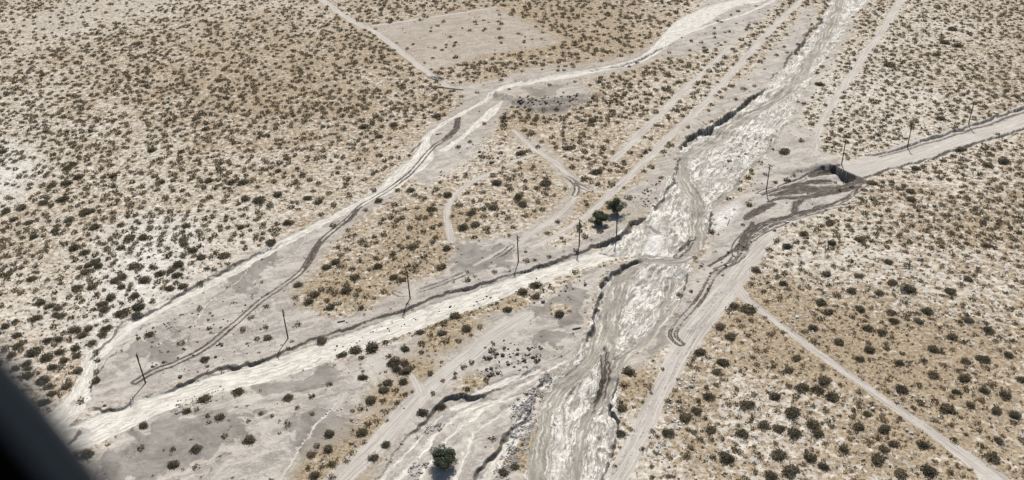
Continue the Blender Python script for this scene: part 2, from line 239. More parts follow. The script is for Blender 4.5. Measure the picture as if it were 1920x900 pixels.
def fields(X, Y):
    """everything about the land at points X, Y: height z and the share of each kind of soil"""
    F = {}
    fa = (g([(300, 780)])-g([(1100, 540)]))[0]; fa = fa/np.hypot(*fa)
    w1 = fbm(X/9, Y/9, 3, 3)-.5; w2 = fbm(X/9+50, Y/9, 3, 5)-.5
    WX = X+w1*5; WY = Y+w2*5
    q1 = fbm(X/1.6, Y/1.6, 2, 8)-.5; q2 = fbm(X/1.6, Y/1.6+40, 2, 9)-.5
    JX = X+w1*1.6+q1*1.1; JY = Y+w2*1.6+q2*1.1
    bare = np.zeros(X.size)
    for P, s, v in BARE: bare = np.maximum(bare, poly(P, WX, WY, s)*v)
    silt = np.zeros(X.size); chan = poly(CHP, JX, JY, 1.2); road = np.zeros(X.size); mud = np.zeros(X.size); stream = np.zeros(X.size)
    fs = X*fa[0]+Y*fa[1]; ft = -X*fa[1]+Y*fa[0]
    d, sd, t, _ = pld(CH, X, Y, 60); k = chan > 0; fs[k] = t[k]; ft[k] = (d*sd)[k]
    for (c, rr_, a) in TAN:
        if a >= .5 and rr_ < 10: bare = bare*(1-.95*np.exp(-((WX-c[0])**2+(WY-c[1])**2)/(2*(rr_*.62)**2)))
    for P, s in SILT:
        d, sd, t, v = pld(P, JX, JY, 16); m = np.clip(.5+(v-d)/(2*s), 0, 1)*(d < 16); m *= (1-sstep(.45, .6, chan)); k = m > .02
        fs[k] = t[k]; ft[k] = (d*sd)[k]; silt = np.maximum(silt, m)
    for P, wd in STREAMS:
        d, sd, t, v = pld(P, JX, JY, 12); vr = wd*.5*(.6+.8*fbm(t/14, t*0+wd, 2, 4)); m = np.clip(.5+(vr-d)/1.6, 0, 1)*(d < 12); k = (m > .05)
        fs[k] = t[k]; ft[k] = (d*sd)[k]; stream = np.maximum(stream, m)
    rx = X+w1*.8+q1*.25; ry = Y+w2*.8+q2*.25
    for ri, (P, s) in enumerate(ROADS):
        d, sd, t, v = pld(P, rx, ry, 14); m = np.clip(.5+(v-d)/(2*s), 0, 1)*(d < 14)*(1 if ri < 14 and ri != 8 else .6); k = m > .02
        fs[k] = t[k]; ft[k] = (d*sd)[k]; road = np.maximum(road, m)
    road *= 1-sstep(.4, .6, chan)
    for P, s in MUD:
        d, sd, t, v = pld(P, JX, JY, 8); m = np.clip(.5+(v-d)/(2*s), 0, 1)*(d < 8); k = m > .05
        fs[k] = t[k]; ft[k] = (d*sd)[k]; mud = np.maximum(mud, m)
    rut = np.zeros(X.size)
    for i, P in enumerate(RUTS):
        for off in ((0, .0), (1, .35)):
            d, sd, t, v = pld(P, X+w1*1.2*off[0]+off[1], Y+w2*1.2*off[0], 6); e = np.abs(d-.85)
            vis = sstep(.25, .5, fbm(t/7, t*0+i*3.3+off[0], 2, 31))*(.35 if i >= len(RUTS)-5 else .75)
            rut = np.maximum(rut, np.clip(1.1-e/.5, 0, 1)*(vis if i > 1 else .5+.5*vis)*(d < 6))
    F['mud'] = np.maximum(mud, rut*.8); F['rut'] = rut
    dk = np.zeros(X.size)
    for P, s in DARK_SOIL: dk = np.maximum(dk, poly(P, WX+w1*6, WY+w2*6, s))
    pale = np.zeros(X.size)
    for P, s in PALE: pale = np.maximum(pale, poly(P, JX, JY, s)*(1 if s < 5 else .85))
    tan = .06+.25*(fbm(X/60, Y/60, 3, 21)-.5)*2
    for c, r, a in TAN: tan = tan+a*np.exp(-((X-c[0])**2+(Y-c[1])**2)/(2*(r*.8)**2))
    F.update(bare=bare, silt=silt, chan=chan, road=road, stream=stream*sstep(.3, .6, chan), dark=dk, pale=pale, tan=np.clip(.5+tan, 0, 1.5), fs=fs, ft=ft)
    # height
    fade = 1-sstep(500, 1500, np.hypot(X, Y-350))
    soft = np.clip(1-bare*.75-silt-chan-road, 0, 1)
    z = (fbm(X/70, Y/70, 3, 41)-.5)*1.6*fade
    z += soft*((fbm(X/3.2, Y/3.2, 3, 43)-.35)*.75)*fade + (fbm(X/1.3, Y/1.3, 2, 45)-.5)*.12*(1-road)*fade
    z -= .35*sstep(.3, .7, silt); z -= .5*sstep(.2, .8, chan); z -= .3*sstep(.3, .7, F['stream'])
    cc = sstep(.4, .7, chan)*(1-.6*sstep(.2, .8, F['stream']))
    flow = fbm(fs/6+w1*2, ft/1.6+w2*4, 4, 51)-.5; rid = 1-np.abs(fbm(fs/9+w2*3, ft/2.2+w1*6, 3, 57)*2-1)*2
    z += cc*(flow*1.5+np.clip(rid, 0, 1)*.3)
    z += sstep(.4, .7, silt)*(fbm(fs/5, ft/1.1, 3, 61)-.5)*.17
    z += sstep(.3, .7, bare)*(1-chan)*(1-road)*(fbm(X/5+w1*3, Y/5+w2*3, 4, 66)-.5)*.45
    z -= rut*.14; z -= sstep(.3, .8, mud)*.12
    for P, h, wd in RIDGES:
        d = pld(P, JX, JY, wd*3)[0]; z += h*np.exp(-(d/wd)**2)*(d < wd*3)*(.7+.6*q1)
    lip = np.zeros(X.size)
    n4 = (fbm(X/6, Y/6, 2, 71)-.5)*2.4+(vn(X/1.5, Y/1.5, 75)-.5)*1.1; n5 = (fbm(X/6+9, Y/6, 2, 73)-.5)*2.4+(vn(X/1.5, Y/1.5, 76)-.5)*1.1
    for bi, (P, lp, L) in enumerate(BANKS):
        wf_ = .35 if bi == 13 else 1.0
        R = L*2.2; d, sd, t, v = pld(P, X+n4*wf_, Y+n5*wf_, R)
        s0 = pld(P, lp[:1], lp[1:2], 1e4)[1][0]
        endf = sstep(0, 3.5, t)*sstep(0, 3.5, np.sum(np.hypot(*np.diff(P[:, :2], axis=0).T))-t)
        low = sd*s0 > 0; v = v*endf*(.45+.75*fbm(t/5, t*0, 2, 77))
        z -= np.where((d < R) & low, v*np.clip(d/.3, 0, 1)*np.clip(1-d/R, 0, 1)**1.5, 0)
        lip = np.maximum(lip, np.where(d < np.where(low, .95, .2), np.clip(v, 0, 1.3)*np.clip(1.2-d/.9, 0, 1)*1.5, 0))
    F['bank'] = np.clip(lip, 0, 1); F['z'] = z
    return F

# ------------------------------------------------------------------ materials
def new_mat(name, rough=.9):
    m = bpy.data.materials.new(name); m.use_nodes = True; t = m.node_tree
    b = t.nodes['Principled BSDF']; b.inputs['Roughness'].default_value = rough
    b.inputs['Specular IOR Level'].default_value = .15
    return m, t, b
class NB:
    def __init__(s, t): s.t = t
    def n(s, kind, **kw):
        x = s.t.nodes.new('ShaderNode'+kind)
        for k, v in kw.items(): setattr(x, k, v)
        return x
    def put(s, sock, v):
        if isinstance(v, bpy.types.NodeSocket): s.t.links.new(v, sock)
        elif v is not None: sock.default_value = v
    def m(s, op, a, b=None, c=None, clamp=False):
        x = s.n('Math', operation=op); x.use_clamp = clamp
        for i, v in enumerate((a, b, c)):
            if v is not None: s.put(x.inputs[i], v)
        return x.outputs[0]
    def noise(s, vec, scale, det=4, rough=.55, dist=0.0, w=None):
        x = s.n('TexNoise'); s.put(x.inputs['Vector'], vec); x.inputs['Scale'].default_value = scale
        x.inputs['Detail'].default_value = det; x.inputs['Roughness'].default_value = rough; x.inputs['Distortion'].default_value = dist
        return x.outputs['Fac']
    def ramp(s, v, a, b, lo=0., hi=1.):
        x = s.n('MapRange', interpolation_type='SMOOTHSTEP'); s.put(x.inputs[0], v)
        x.inputs[1].default_value = a; x.inputs[2].default_value = b; x.inputs[3].default_value = lo; x.inputs[4].default_value = hi
        return x.outputs[0]
    def mix(s, f, a, b):
        x = s.n('Mix', data_type='RGBA'); s.put(x.inputs[0], f)
        for i, v in ((6, a), (7, b)):
            s.put(x.inputs[i], (*v, 1) if isinstance(v, tuple) and len(v) == 3 else v)
        return x.outputs[2]
    def attr(s, name): return s.n('Attribute', attribute_name=name).outputs['Fac']
    def comb(s, x, y, z=0.0):
        c = s.n('CombineXYZ')
        for i, v in enumerate((x, y, z)): s.put(c.inputs[i], v)
        return c.outputs[0]

def land_material():
    mat, t, b = new_mat('desert soil', .95); N = NB(t)
    P = N.n('NewGeometry').outputs['Position']
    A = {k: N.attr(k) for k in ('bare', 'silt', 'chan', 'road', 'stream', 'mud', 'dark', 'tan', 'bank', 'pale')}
    fs = N.attr('fs'); ft = N.attr('ft')
    n_big = N.noise(P, .05, 3); n_mid = N.noise(P, .35, 5, .6); n_f = N.noise(P, 1.3, 5, .65); n_g = N.noise(P, 5, 3, .6)
    n_edge = N.m('MULTIPLY', N.m('SUBTRACT', n_f, .5), .9)
    def sharp(a, lo=.38, hi=.62): return N.ramp(N.m('ADD', a, n_edge), lo, hi)
    # scrub floor: pale drifted sand, dry grass litter, gravelly crust
    sand = N.mix(N.ramp(n_mid, .35, .65), (.44, .395, .325), (.625, .58, .505))
    sand = N.mix(N.ramp(n_f, .4, .62, 0, .6), sand, (.36, .32, .275))
    tanm = N.m('ADD', N.noise(P, .55, 5, .62), N.m('MULTIPLY', N.m('SUBTRACT', A['tan'], .45), .19))
    tanm = N.m('ADD', tanm, N.m('MULTIPLY', N.m('SUBTRACT', n_big, .5), .25))
    grass = N.mix(N.ramp(n_f, .35, .62), (.20, .155, .105), (.39, .31, .21))
    scrub = N.mix(N.ramp(tanm, .49, .60), sand, grass)
    litter = N.noise(P, .8, 3, .6)
    scrub = N.mix(N.ramp(litter, .57, .66, 0, .8), scrub, (.15, .12, .09))
    # bare mud flats
    bn = N.noise(P, .16, 6, .6, .6)
    bare = N.mix(N.ramp(bn, .42, .60), (.30, .272, .24), (.41, .377, .335))
    bare = N.mix(N.ramp(N.noise(P, .07, 5, .55, .4), .5, .56, 0, .45), bare, (.31, .272, .235))
    peel = N.ramp(N.noise(P, .12, 8, .6, 1.0), .535, .55)
    bare = N.mix(N.m('MULTIPLY', peel, .55), bare, (.52, .475, .41))
    bare = N.mix(N.ramp(n_g, .52, .66, 0, .55), bare, (.17, .15, .128))
    bare = N.mix(N.ramp(n_f, .50, .38, 0, .45), bare, (.50, .465, .41))
    rl = N.noise(N.comb(N.m('MULTIPLY', fs, .10), N.m('ADD', ft, N.m('MULTIPLY', N.noise(P, .12, 3), 7.0)), 0.0), .55, 6, .62, .2)
    bare = N.mix(N.ramp(rl, .50, .60, 0, .55), bare, (.47, .435, .38))
    bare = N.mix(N.ramp(rl, .46, .36, 0, .45), bare, (.20, .178, .155))
    rlc = N.m('ABSOLUTE', N.m('SUBTRACT', rl, .485))
    bare = N.mix(N.m('MULTIPLY', N.ramp(rlc, 0, .006, .7, 0), N.ramp(bn, .46, .56)), bare, (.11, .095, .08))
    dkn = N.m('ADD', A['dark'], N.m('MULTIPLY', N.m('SUBTRACT', N.noise(P, .14, 7, .62, .8), .5), 2.2))
    bare = N.mix(N.ramp(dkn, .50, .56, 0, .78), bare, N.mix(N.ramp(bn, .4, .6), (.165, .148, .13), (.24, .218, .192)))
    crk = N.m('ABSOLUTE', N.m('SUBTRACT', N.noise(P, .05, 7, .6, .8), .5))
    bare = N.mix(N.m('MULTIPLY', N.ramp(crk, 0, .0035, .75, 0), N.ramp(n_big, .45, .6)), bare, (.10, .085, .07))
    bare = N.mix(N.ramp(n_f, .60, .72, 0, .5), bare, (.25, .215, .18))
    bare = N.mix(N.m('MULTIPLY', N.ramp(A['tan'], .62, 1.15, 0, .75), N.ramp(n_f, .40, .60)), bare, (.28, .222, .155))
    col = N.mix(N.m('MULTIPLY', sharp(A['bare'], .3, .7), N.ramp(A['bare'], 0, .95)), scrub, bare)
    # pale water-laid silt with streaks along the flow
    fv = N.comb(N.m('MULTIPLY', fs, .11), ft, 0.0); wob = N.noise(P, .25, 3)
    fv2 = N.n('VectorMath', operation='ADD'); t.links.new(fv, fv2.inputs[0]); t.links.new(N.comb(0.0, N.m('MULTIPLY', wob, 2.5), 0.0), fv2.inputs[1]); fv = fv2.outputs[0]
    st = N.noise(fv, 1.5, 8, .72, .5)
    silt = N.mix(N.ramp(st, .38, .60), (.40, .37, .32), (.645, .612, .55))
    silt = N.mix(N.ramp(N.noise(P, .5, 6, .65), .52, .68, 0, .6), silt, (.36, .32, .27))
    silt = N.mix(N.ramp(N.noise(fv, 2.4, 3, .6), .63, .7, 0, .6), silt, (.2, .175, .15))
    col = N.mix(sharp(A['silt']), col, silt)
    # main channel: torn marbled crust of cream silt and grey mud
    wp = N.n('VectorMath', operation='ADD'); t.links.new(N.comb(N.m('MULTIPLY', fs, .20), N.m('MULTIPLY', ft, .85), 0.0), wp.inputs[0])
    wn = N.n('TexNoise'); t.links.new(P, wn.inputs['Vector']); wn.inputs['Scale'].default_value = .12; wn.inputs['Detail'].default_value = 4
    ws = N.n('VectorMath', operation='SCALE'); t.links.new(wn.outputs['Color'], ws.inputs[0]); ws.inputs['Scale'].default_value = 4.0
    t.links.new(ws.outputs[0], wp.inputs[1]); mv = wp.outputs[0]
    mb = N.noise(mv, .85, 9, .66, .8); mb2 = N.noise(mv, 2.2, 5, .6, 1.2)
    ch = N.mix(N.ramp(mb, .40, .56), (.29, .268, .232), (.74, .705, .635))
    ch = N.mix(N.ramp(N.noise(P, .09, 4, .6), .48, .6, 0, .6), ch, (.42, .395, .35))
    fl = N.noise(N.comb(N.m('MULTIPLY', fs, .07), N.m('ADD', ft, N.m('MULTIPLY', wob, 5.0)), 3.0), 1.3, 6, .65, .3)
    ch = N.mix(N.ramp(fl, .47, .38, 0, .4), ch, (.25, .228, .195))
    fil = N.m('ABSOLUTE', N.m('SUBTRACT', mb2, .5))
    ch = N.mix(N.ramp(fil, 0.0, .035, .8, 0), ch, (.13, .118, .1))
    fil2 = N.m('ABSOLUTE', N.m('SUBTRACT', mb, .47))
    ch = N.mix(N.ramp(fil2, 0.0, .012, .7, 0), ch, (.15, .135, .115))
    col = N.mix(sharp(A['chan'], .42, .58), col, ch)
    sv = N.comb(N.m('MULTIPLY', fs, .06), ft, 0.0)
    sn = N.noise(sv, 1.2, 5, .6, .2)
    strm = N.mix(N.ramp(sn, .38, .6), (.225, .203, .17), (.37, .338, .29))
    strm = N.mix(N.ramp(sn, .57, .63, 0, .8), strm, (.64, .605, .535))
    strm = N.mix(N.ramp(N.m('ABSOLUTE', N.m('SUBTRACT', sn, .5)), 0, .008, .6, 0), strm, (.14, .125, .105))
    col = N.mix(N.ramp(N.m('ADD', A['stream'], N.m('MULTIPLY', n_edge, .8)), .35, .65, 0, .92), col, strm)
    # graded dirt roads and tracks
    rv = N.comb(N.m('MULTIPLY', fs, .035), ft, 0.0); rn = N.noise(rv, 1.7, 4, .6)
    rd = N.mix(N.ramp(rn, .36, .62), (.345, .315, .28), (.50, .465, .415))
    rd = N.mix(N.ramp(N.noise(P, .5, 4, .6), .5, .7, 0, .5), rd, (.36, .33, .29))
    col = N.mix(N.m('MULTIPLY', sharp(A['road'], .36, .64), .92), col, rd)
    col = N.mix(N.m('MULTIPLY', A['pale'], N.ramp(n_f, .62, .45, .25, .85)), col, N.mix(N.ramp(n_mid, .35, .6), (.55, .53, .5), (.68, .66, .62)))  # pale soil, and the window reflection painted on the ground
    # churned wet mud and ruts
    mn = N.noise(N.comb(N.m('MULTIPLY', fs, .12), ft, 0.0), 2.6, 4, .6)
    mdf = N.m('MULTIPLY', N.ramp(N.m('ADD', A['mud'], N.m('MULTIPLY', n_edge, 1.0)), .15, .6), N.ramp(mn, .36, .5, .5, 1))
    col = N.mix(mdf, col, (.072, .057, .047))
    # cut earth of the banks, their shade painted in as a darker colour
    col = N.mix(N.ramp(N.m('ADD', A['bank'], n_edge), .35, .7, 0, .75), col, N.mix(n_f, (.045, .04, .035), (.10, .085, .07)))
    col = N.mix(N.ramp(n_g, .58, .75, 0, .22), col, (.12, .105, .09))
    t.links.new(col, b.inputs['Base Color'])
    hgt = N.m('ADD', N.m('MULTIPLY', n_f, .5), N.m('MULTIPLY', n_g, .12))
    hgt = N.m('ADD', hgt, N.m('MULTIPLY', N.m('MULTIPLY', mb, A['chan']), 2.2))
    bp = N.n('Bump'); bp.inputs['Strength'].default_value = .7; bp.inputs['Distance'].default_value = .35
    t.links.new(hgt, bp.inputs['Height']); t.links.new(bp.outputs[0], b.inputs['Normal'])
    return mat
def tone_mat(name, dark, light, scale=.4, rough=.9, fine=6., thin=0.):
    mat, t, b = new_mat(name, rough); N = NB(t); P = N.n('NewGeometry').outputs['Position']
    c = N.mix(N.ramp(N.noise(P, scale, 3, .6), .36, .64), dark, light)
    c2 = N.mix(N.ramp(N.noise(P, fine, 2), .35, .65, 0, .5), c, tuple(x*.55 for x in dark))
    t.links.new(c2, b.inputs['Base Color'])
    if thin:
        tr_ = N.n('BsdfTranslucent'); t.links.new(c2, tr_.inputs[0]); mx = N.n('MixShader'); mx.inputs[0].default_value = thin
        out = t.nodes['Material Output']; t.links.new(b.outputs[0], mx.inputs[1]); t.links.new(tr_.outputs[0], mx.inputs[2]); t.links.new(mx.outputs[0], out.inputs[0])
    return mat
SOIL = land_material()
LEAF = tone_mat('shrub leaves', (.155, .142, .096), (.30, .25, .17), .3, thin=.4)
LEAFSMALL = tone_mat('small shrub leaves', (.165, .145, .092), (.35, .28, .18), .18, thin=.4)
LEAFTREE = tone_mat('tree leaves', (.115, .14, .09), (.20, .225, .14), .7, thin=.35)
TWIG = tone_mat('dry twigs', (.18, .14, .09), (.36, .28, .18), .5, thin=.3)
STRAW = tone_mat('dry grass blades', (.25, .19, .12), (.44, .345, .23), .35, thin=.3)
STONE = tone_mat('pale granite', (.40, .39, .37), (.72, .70, .66), .8)
BLUESTONE = tone_mat('grey rubble stone', (.20, .19, .18), (.50, .475, .445), .9)
POLEWOOD = tone_mat('weathered pole wood', (.055, .042, .032), (.10, .078, .06), 1.5)
CERAMIC = tone_mat('insulator ceramic', (.18, .17, .16), (.28, .27, .26), 2.0, .3)
TIMBER = tone_mat('old grey timber', (.07, .06, .055), (.17, .155, .14), 1.5)

# ------------------------------------------------------------------ mesh helpers
def big_mesh(name, V, Fq, mat, k=4, smooth_=False):
    me = bpy.data.meshes.new(name); n = len(Fq)
    me.vertices.add(len(V)); me.vertices.foreach_set('co', np.ascontiguousarray(V, np.float32).ravel())
    me.loops.add(n*k); me.loops.foreach_set('vertex_index', np.ascontiguousarray(Fq, np.int32).ravel())
    me.polygons.add(n); me.polygons.foreach_set('loop_start', np.arange(n, dtype=np.int32)*k)
    me.polygons.foreach_set('use_smooth', np.full(n, smooth_)); me.update(calc_edges=True)
    me.materials.append(mat); return me
def link(name, me, parent=None, **props):
    o = bpy.data.objects.new(name, me); COL.objects.link(o)
    if parent is not None: o.parent = parent
    for k, v in props.items(): o[k] = v
    return o

# ------------------------------------------------------------------ the land
def build_land():
    # rows run across, spaced for the distance they lie at; the sheet reaches far past everything seen
    def row_of(v): return g([(960, v)])[0][1]*1.0
    yy = [row_of(v) for v in np.arange(-70, 985, 1.35)]
    far = [900, 1000, 1150, 1400, 1800, 2500, 4000, 8000, 20000]
    rows = np.array(sorted([y for y in far if y > max(yy)+20] + yy + [120, 100, 80, 50, 0, -60, -200, -800, -3000]))
    q = np.concatenate([[-60, -20, -8, -4, -2, -1.4, -1.0, -.8], np.arange(-.68, .68, 1.5/FPX), [.8, 1.0, 1.4, 2, 4, 8, 20, 60]])
    dep = np.maximum(rows, 60)*math.cos(DIP)+CAM_H*math.sin(DIP)
    X = (q[None]*dep[:, None]).ravel(); Y = np.repeat(rows, q.size)
    F = fields(X, Y); V = np.stack([X, Y, F['z']], 1)
    nr, nc = rows.size, q.size
    i = (np.arange(nr-1)[:, None]*nc+np.arange(nc-1)[None]).ravel()
    quads = np.stack([i, i+1, i+nc+1, i+nc], 1)
    c = lambda k: F[k][quads].mean(1)
    cls = np.zeros(len(quads), int)
    cls[c('silt') > .5] = 2; cls[c('road') > .5] = 3; cls[c('chan') > .5] = 1
    info = {0: ('ground', 'pale sandy desert floor with dry grass litter and grey mud flats'), 1: ('wash_channel', 'broad flood channel of torn cream and grey silt'),
            2: ('silt_wash', 'narrow pale washes and washed-out road covered in cream silt'), 3: ('dirt_road', 'graded dirt roads and two-rut tracks crossing the desert')}
    for k, (nm, lab) in info.items():
        qs = quads[cls == k]; used, inv = np.unique(qs, return_inverse=True); inv = inv.reshape(qs.shape)
        me = big_mesh(nm, V[used], inv, SOIL, 4, True)
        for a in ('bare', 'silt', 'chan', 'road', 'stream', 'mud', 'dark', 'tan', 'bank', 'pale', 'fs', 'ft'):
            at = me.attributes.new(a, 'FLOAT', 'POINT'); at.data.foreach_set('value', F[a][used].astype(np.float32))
        link(nm, me, kind='structure', label=lab)
build_land()

def on_land(px):
    px = np.asarray(px, float).reshape(-1, 2); z = np.zeros(len(px))
    for _ in range(4):
        p = g(px, z); z = fields(p[:, 0].copy(), p[:, 1].copy())['z']
    return np.hstack([p, z[:, None]])
def ppm(P):                                         # photograph pixels per metre at P
    return FPX/project(P)[1]

# ------------------------------------------------------------------ foliage makers
def leaf_quads(c, size, rng, upright=.0):
    n = len(c); a = rng.normal(size=(n, 3)); a[:, 2] += upright*1.5; a /= np.linalg.norm(a, axis=1)[:, None]
    b_ = np.cross(a, rng.normal(size=(n, 3))); b_ /= np.linalg.norm(b_, axis=1)[:, None]
    s = np.broadcast_to(np.asarray(size, float), (n,))*rng.uniform(.6, 1.3, n)
    a = a*s[:, None]*(.5+.5*upright); b_ = b_*s[:, None]*(.5-.3*upright)
    return np.stack([c-a-b_, c-a+b_, c+a+b_*.6, c+a-b_*.6], 1).reshape(-1, 3)
def dome(n, rng, lobes=None):
    """points through a ragged dome of unit radius, foot at z=0"""
    u = rng.normal(size=(n, 3)); u /= np.linalg.norm(u, axis=1)[:, None]; u[:, 2] = np.abs(u[:, 2])
    r = rng.uniform(.1, 1, n)**.5*np.where(rng.uniform(size=n) < .12, 1.22, 1.0)
    L = rng.normal(size=(6, 3)); L /= np.linalg.norm(L, axis=1)[:, None]; L[:, 2] = np.abs(L[:, 2])
    r *= .72+.42*np.max(np.clip(u@L.T, 0, 1)**6, 1)
    return u*r[:, None]*np.array([1, 1, .62])
def stems(n, rng, r=.9, h=.5, wd=.035):
    V = []; Fc = []
    for k in range(n):
        a = rng.uniform(0, 6.283); rr = rng.uniform(.3, r); tip = np.array([math.cos(a)*rr, math.sin(a)*rr, h*rng.uniform(.7, 1.15)])
        s = np.array([-math.sin(a), math.cos(a), 0])*wd; o = len(V)
        base = np.array([math.cos(a)*.06, math.sin(a)*.06, -.08]); mid = base*.4+tip*.6+np.array([0, 0, .06])
        z = np.array([0, 0, wd])
        V += [base-s, base+s, base+z*1.5, mid-s*.7, mid+s*.7, mid+z, tip]
        Fc += [(o, o+1, o+4, o+3), (o+1, o+2, o+5, o+4), (o+2, o, o+3, o+5), (o+3, o+4, o+6), (o+4, o+5, o+6), (o+5, o+3, o+6)]
    return V, Fc
def shrub_mesh(seed, nq=420):
    rng = np.random.default_rng(seed); c = dome(nq, rng); V = leaf_quads(c, .135, rng)
    fc = [tuple(range(i*4, i*4+4)) for i in range(nq)]; sv, sf = stems(16, rng); o = len(V)
    me = bpy.data.meshes.new('shrub'); me.from_pydata([tuple(v) for v in V]+[tuple(v) for v in sv], [], fc+[tuple(i+o for i in f) for f in sf])
    me.materials.append(LEAF); me.materials.append(TWIG)
    for p in me.polygons[nq:]: p.material_index = 1
    return me
PROTO = [shrub_mesh(100+i, 520+40*i) for i in range(7)]

# ------------------------------------------------------------------ shrubs: the ones traced from the photograph, then the rest of the scatter
HS = []
def tr(x0, y0, s, lst, wd):
    for p in lst: HS.append((x0+p[0]/s, y0+p[1]/s, p[2] if len(p) > 2 else wd))
tr(1340, 450, 2, [(155,115,20),(205,38,16),(650,85),(540,138,18),(510,80,13),(725,188,30),(618,203,19),(513,193),(460,208,17),(400,236,22),(425,273),(545,260),(515,290,16),(245,218,16),(255,165,18),(125,265,32),(72,250,20),(20,328,20),(60,365,21),(395,300,15),(367,331),(372,382,16),(575,335,21),(627,348),(660,275),(667,163,20),(723,278,15),(672,306),(795,270,22),(765,308),(885,195,22),(950,150,20),(950,302),(890,365),(1025,340,22),(820,412,22),(850,423,16),(1005,450,24),(940,458,20),(1100,432),(785,453,14),(692,463,18),(580,413,20),(545,448,18),(645,410,17),(467,385,20),(705,428,14),(310,445,19),(277,488,18),(158,412,14),(30,463,23),(8,497,18),(220,477,14),(160,470,16),(405,475,13),(330,558,26),(387,567,26),(410,530,24),(440,593,27),(225,587,22),(122,620,28),(290,650,30),(187,697,25),(240,710,22),(300,726,30),(368,697,30),(388,727,20),(103,728,26),(45,820,30),(240,808,32),(360,820,26),(408,850,24),(285,868,34),(210,885,24),(485,787,21),(610,825,28),(637,712,24),(672,768,22),(635,785,20),(540,703,22),(570,655,18),(543,692,16),(520,668,12),(612,745,16),(780,773,26),(803,870,34),(695,880,26),(820,510,22),(935,520,24),(905,572,18),(940,560,16),(870,635,28),(1010,567,20),(1090,583,26),(1055,643,22),(1125,658,22),(960,620,18),(1000,602,16),(1040,820,28),(1065,755,19),(1150,525,20),(700,563,25),(725,98,17),(440,700,12),(150,840,9),(170,820,10),(165,803,9),(115,895,14),(540,610,11),(370,622,9)], 19)
tr(920, 460, 2.046, [(858,488,22),(803,415,24),(840,583,22),(790,638,24),(745,663,25),(845,710,22),(983,614,26),(680,597,14),(680,722,24),(823,667,12),(660,475,10),(622,715,12),(513,687,9),(540,708,9),(780,437,16),(793,475,12),(585,783,11),(495,775,9),(725,190,14),(718,515,5),(616,567,5),(477,847,6)], 14)
tr(560, 600, 3, [(820,25,17),(808,77,19),(693,137,17),(693,182,14),(600,165,18),(507,208,15),(553,278,18),(478,400,21),(458,367,11),(590,350,18),(415,160,28),(322,178,26),(245,200,22),(355,218,15),(78,432,16),(175,360,13),(105,712,16),(175,645,22),(355,637,24),(367,692,10),(300,750,12),(268,793,11),(422,778,20),(492,705,18),(55,833,14),(188,885,14),(185,815,18),(133,825,12),(811,343,11),(757,415,12),(883,303,11),(880,328,10),(975,240,13),(930,265,14),(1098,138,9),(1087,125,7),(1155,116,6),(1050,157,6),(1022,40,14),(970,87,10),(900,120,14),(803,238,10),(640,403,9),(497,567,6),(550,470,13),(490,520,14),(437,573,12),(75,530,12),(305,515,11),(600,420,13)], 15)
tr(0, 450, 2, [(1118,170,18),(1158,235,21),(1000,250,13),(912,337,16),(998,328,14),(965,372,14),(1120,318,15),(783,333,11),(768,450,18),(520,370,12),(303,605,17),(365,455,16),(1080,593,20),(1170,588,15),(1115,630,12),(1022,660,10),(892,572,24),(738,637,12),(778,660,11),(980,652,13),(1080,690,15),(932,680,11),(843,738,17),(935,752,23),(650,845,24),(735,785,24),(650,787,14),(733,852,14),(538,698,19),(785,685,12),(1190,770,15),(1238,728,22),(1157,855,13),(1245,840,16),(1260,85,20),(345,178,19),(152,238,24),(282,338,23),(230,480,17),(185,553,20),(180,380,19),(425,90,14),(520,255,24),(350,265,16),(283,410,20),(400,335,20),(345,388,20),(600,130,20),(360,420,14),(20,325,18),(130,425,30),(100,465,20),(240,455,18),(450,125,16),(690,18,18),(840,62,22),(920,32,15),(420,250,12),(310,230,16)], 17)
tr(560, 350, 2.572, [(445,150,17),(512,112,13),(463,90,16),(665,17,17),(540,20,18),(610,58,12),(577,153,17),(645,200,15),(646,270,14),(605,338,16),(527,387,15),(497,452,18),(688,390,20),(715,300,18),(270,440,22),(170,360,18),(200,335,14),(237,307,16),(310,265,16),(415,235,14),(365,243,13),(893,108,16),(893,147,15),(775,92,16),(742,145,10),(843,70,12),(880,67,13),(1058,52,18),(850,245,12),(1015,235,10),(1250,170,13),(1100,360,15),(1140,355,10),(1095,315,9),(1210,340,10),(815,452,15),(325,115,11),(385,70,18),(48,550,22),(278,527,15),(325,530,14),(413,508,14),(187,568,16),(463,350,15),(500,300,13),(375,348,15),(382,388,19),(650,87,11)], 14)
tr(560, 0, 2, [(347,816,16),(360,770,14),(420,714,17),(757,577,14),(690,590,15),(643,533,11),(697,465,11),(772,457,16),(850,490,14),(967,412,12),(1110,368,17),(1073,571,16),(1023,597,14),(1085,598,13),(1025,628,15),(1168,640,13),(1122,692,13),(822,741,17),(795,710,16),(848,706,13),(880,625,13),(600,553,13),(625,655,12),(973,831,14),(845,158,11),(758,143,12),(835,242,10),(945,235,10),(972,266,10),(760,300,11),(657,303,10),(477,65,14),(567,40,13),(342,85,13),(1135,230,10),(518,437,18),(930,460,14),(990,500,14),(925,690,24),(510,330,15),(570,357,10),(540,408,15),(790,335,8)], 13)
tr(1440, 0, 2.727, [(870,43,16),(945,152,20),(905,220,18),(970,237,20),(800,110,12),(860,283,18),(620,337,24),(685,317,16),(750,375,12),(825,467,15),(750,503,13),(850,520,11),(880,608,18),(598,670,11),(265,435,18),(85,780,22),(985,770,22),(1125,850,22),(1175,688,11),(1280,190,16),(1205,830,24),(100,270,8),(265,100,12)], 12)
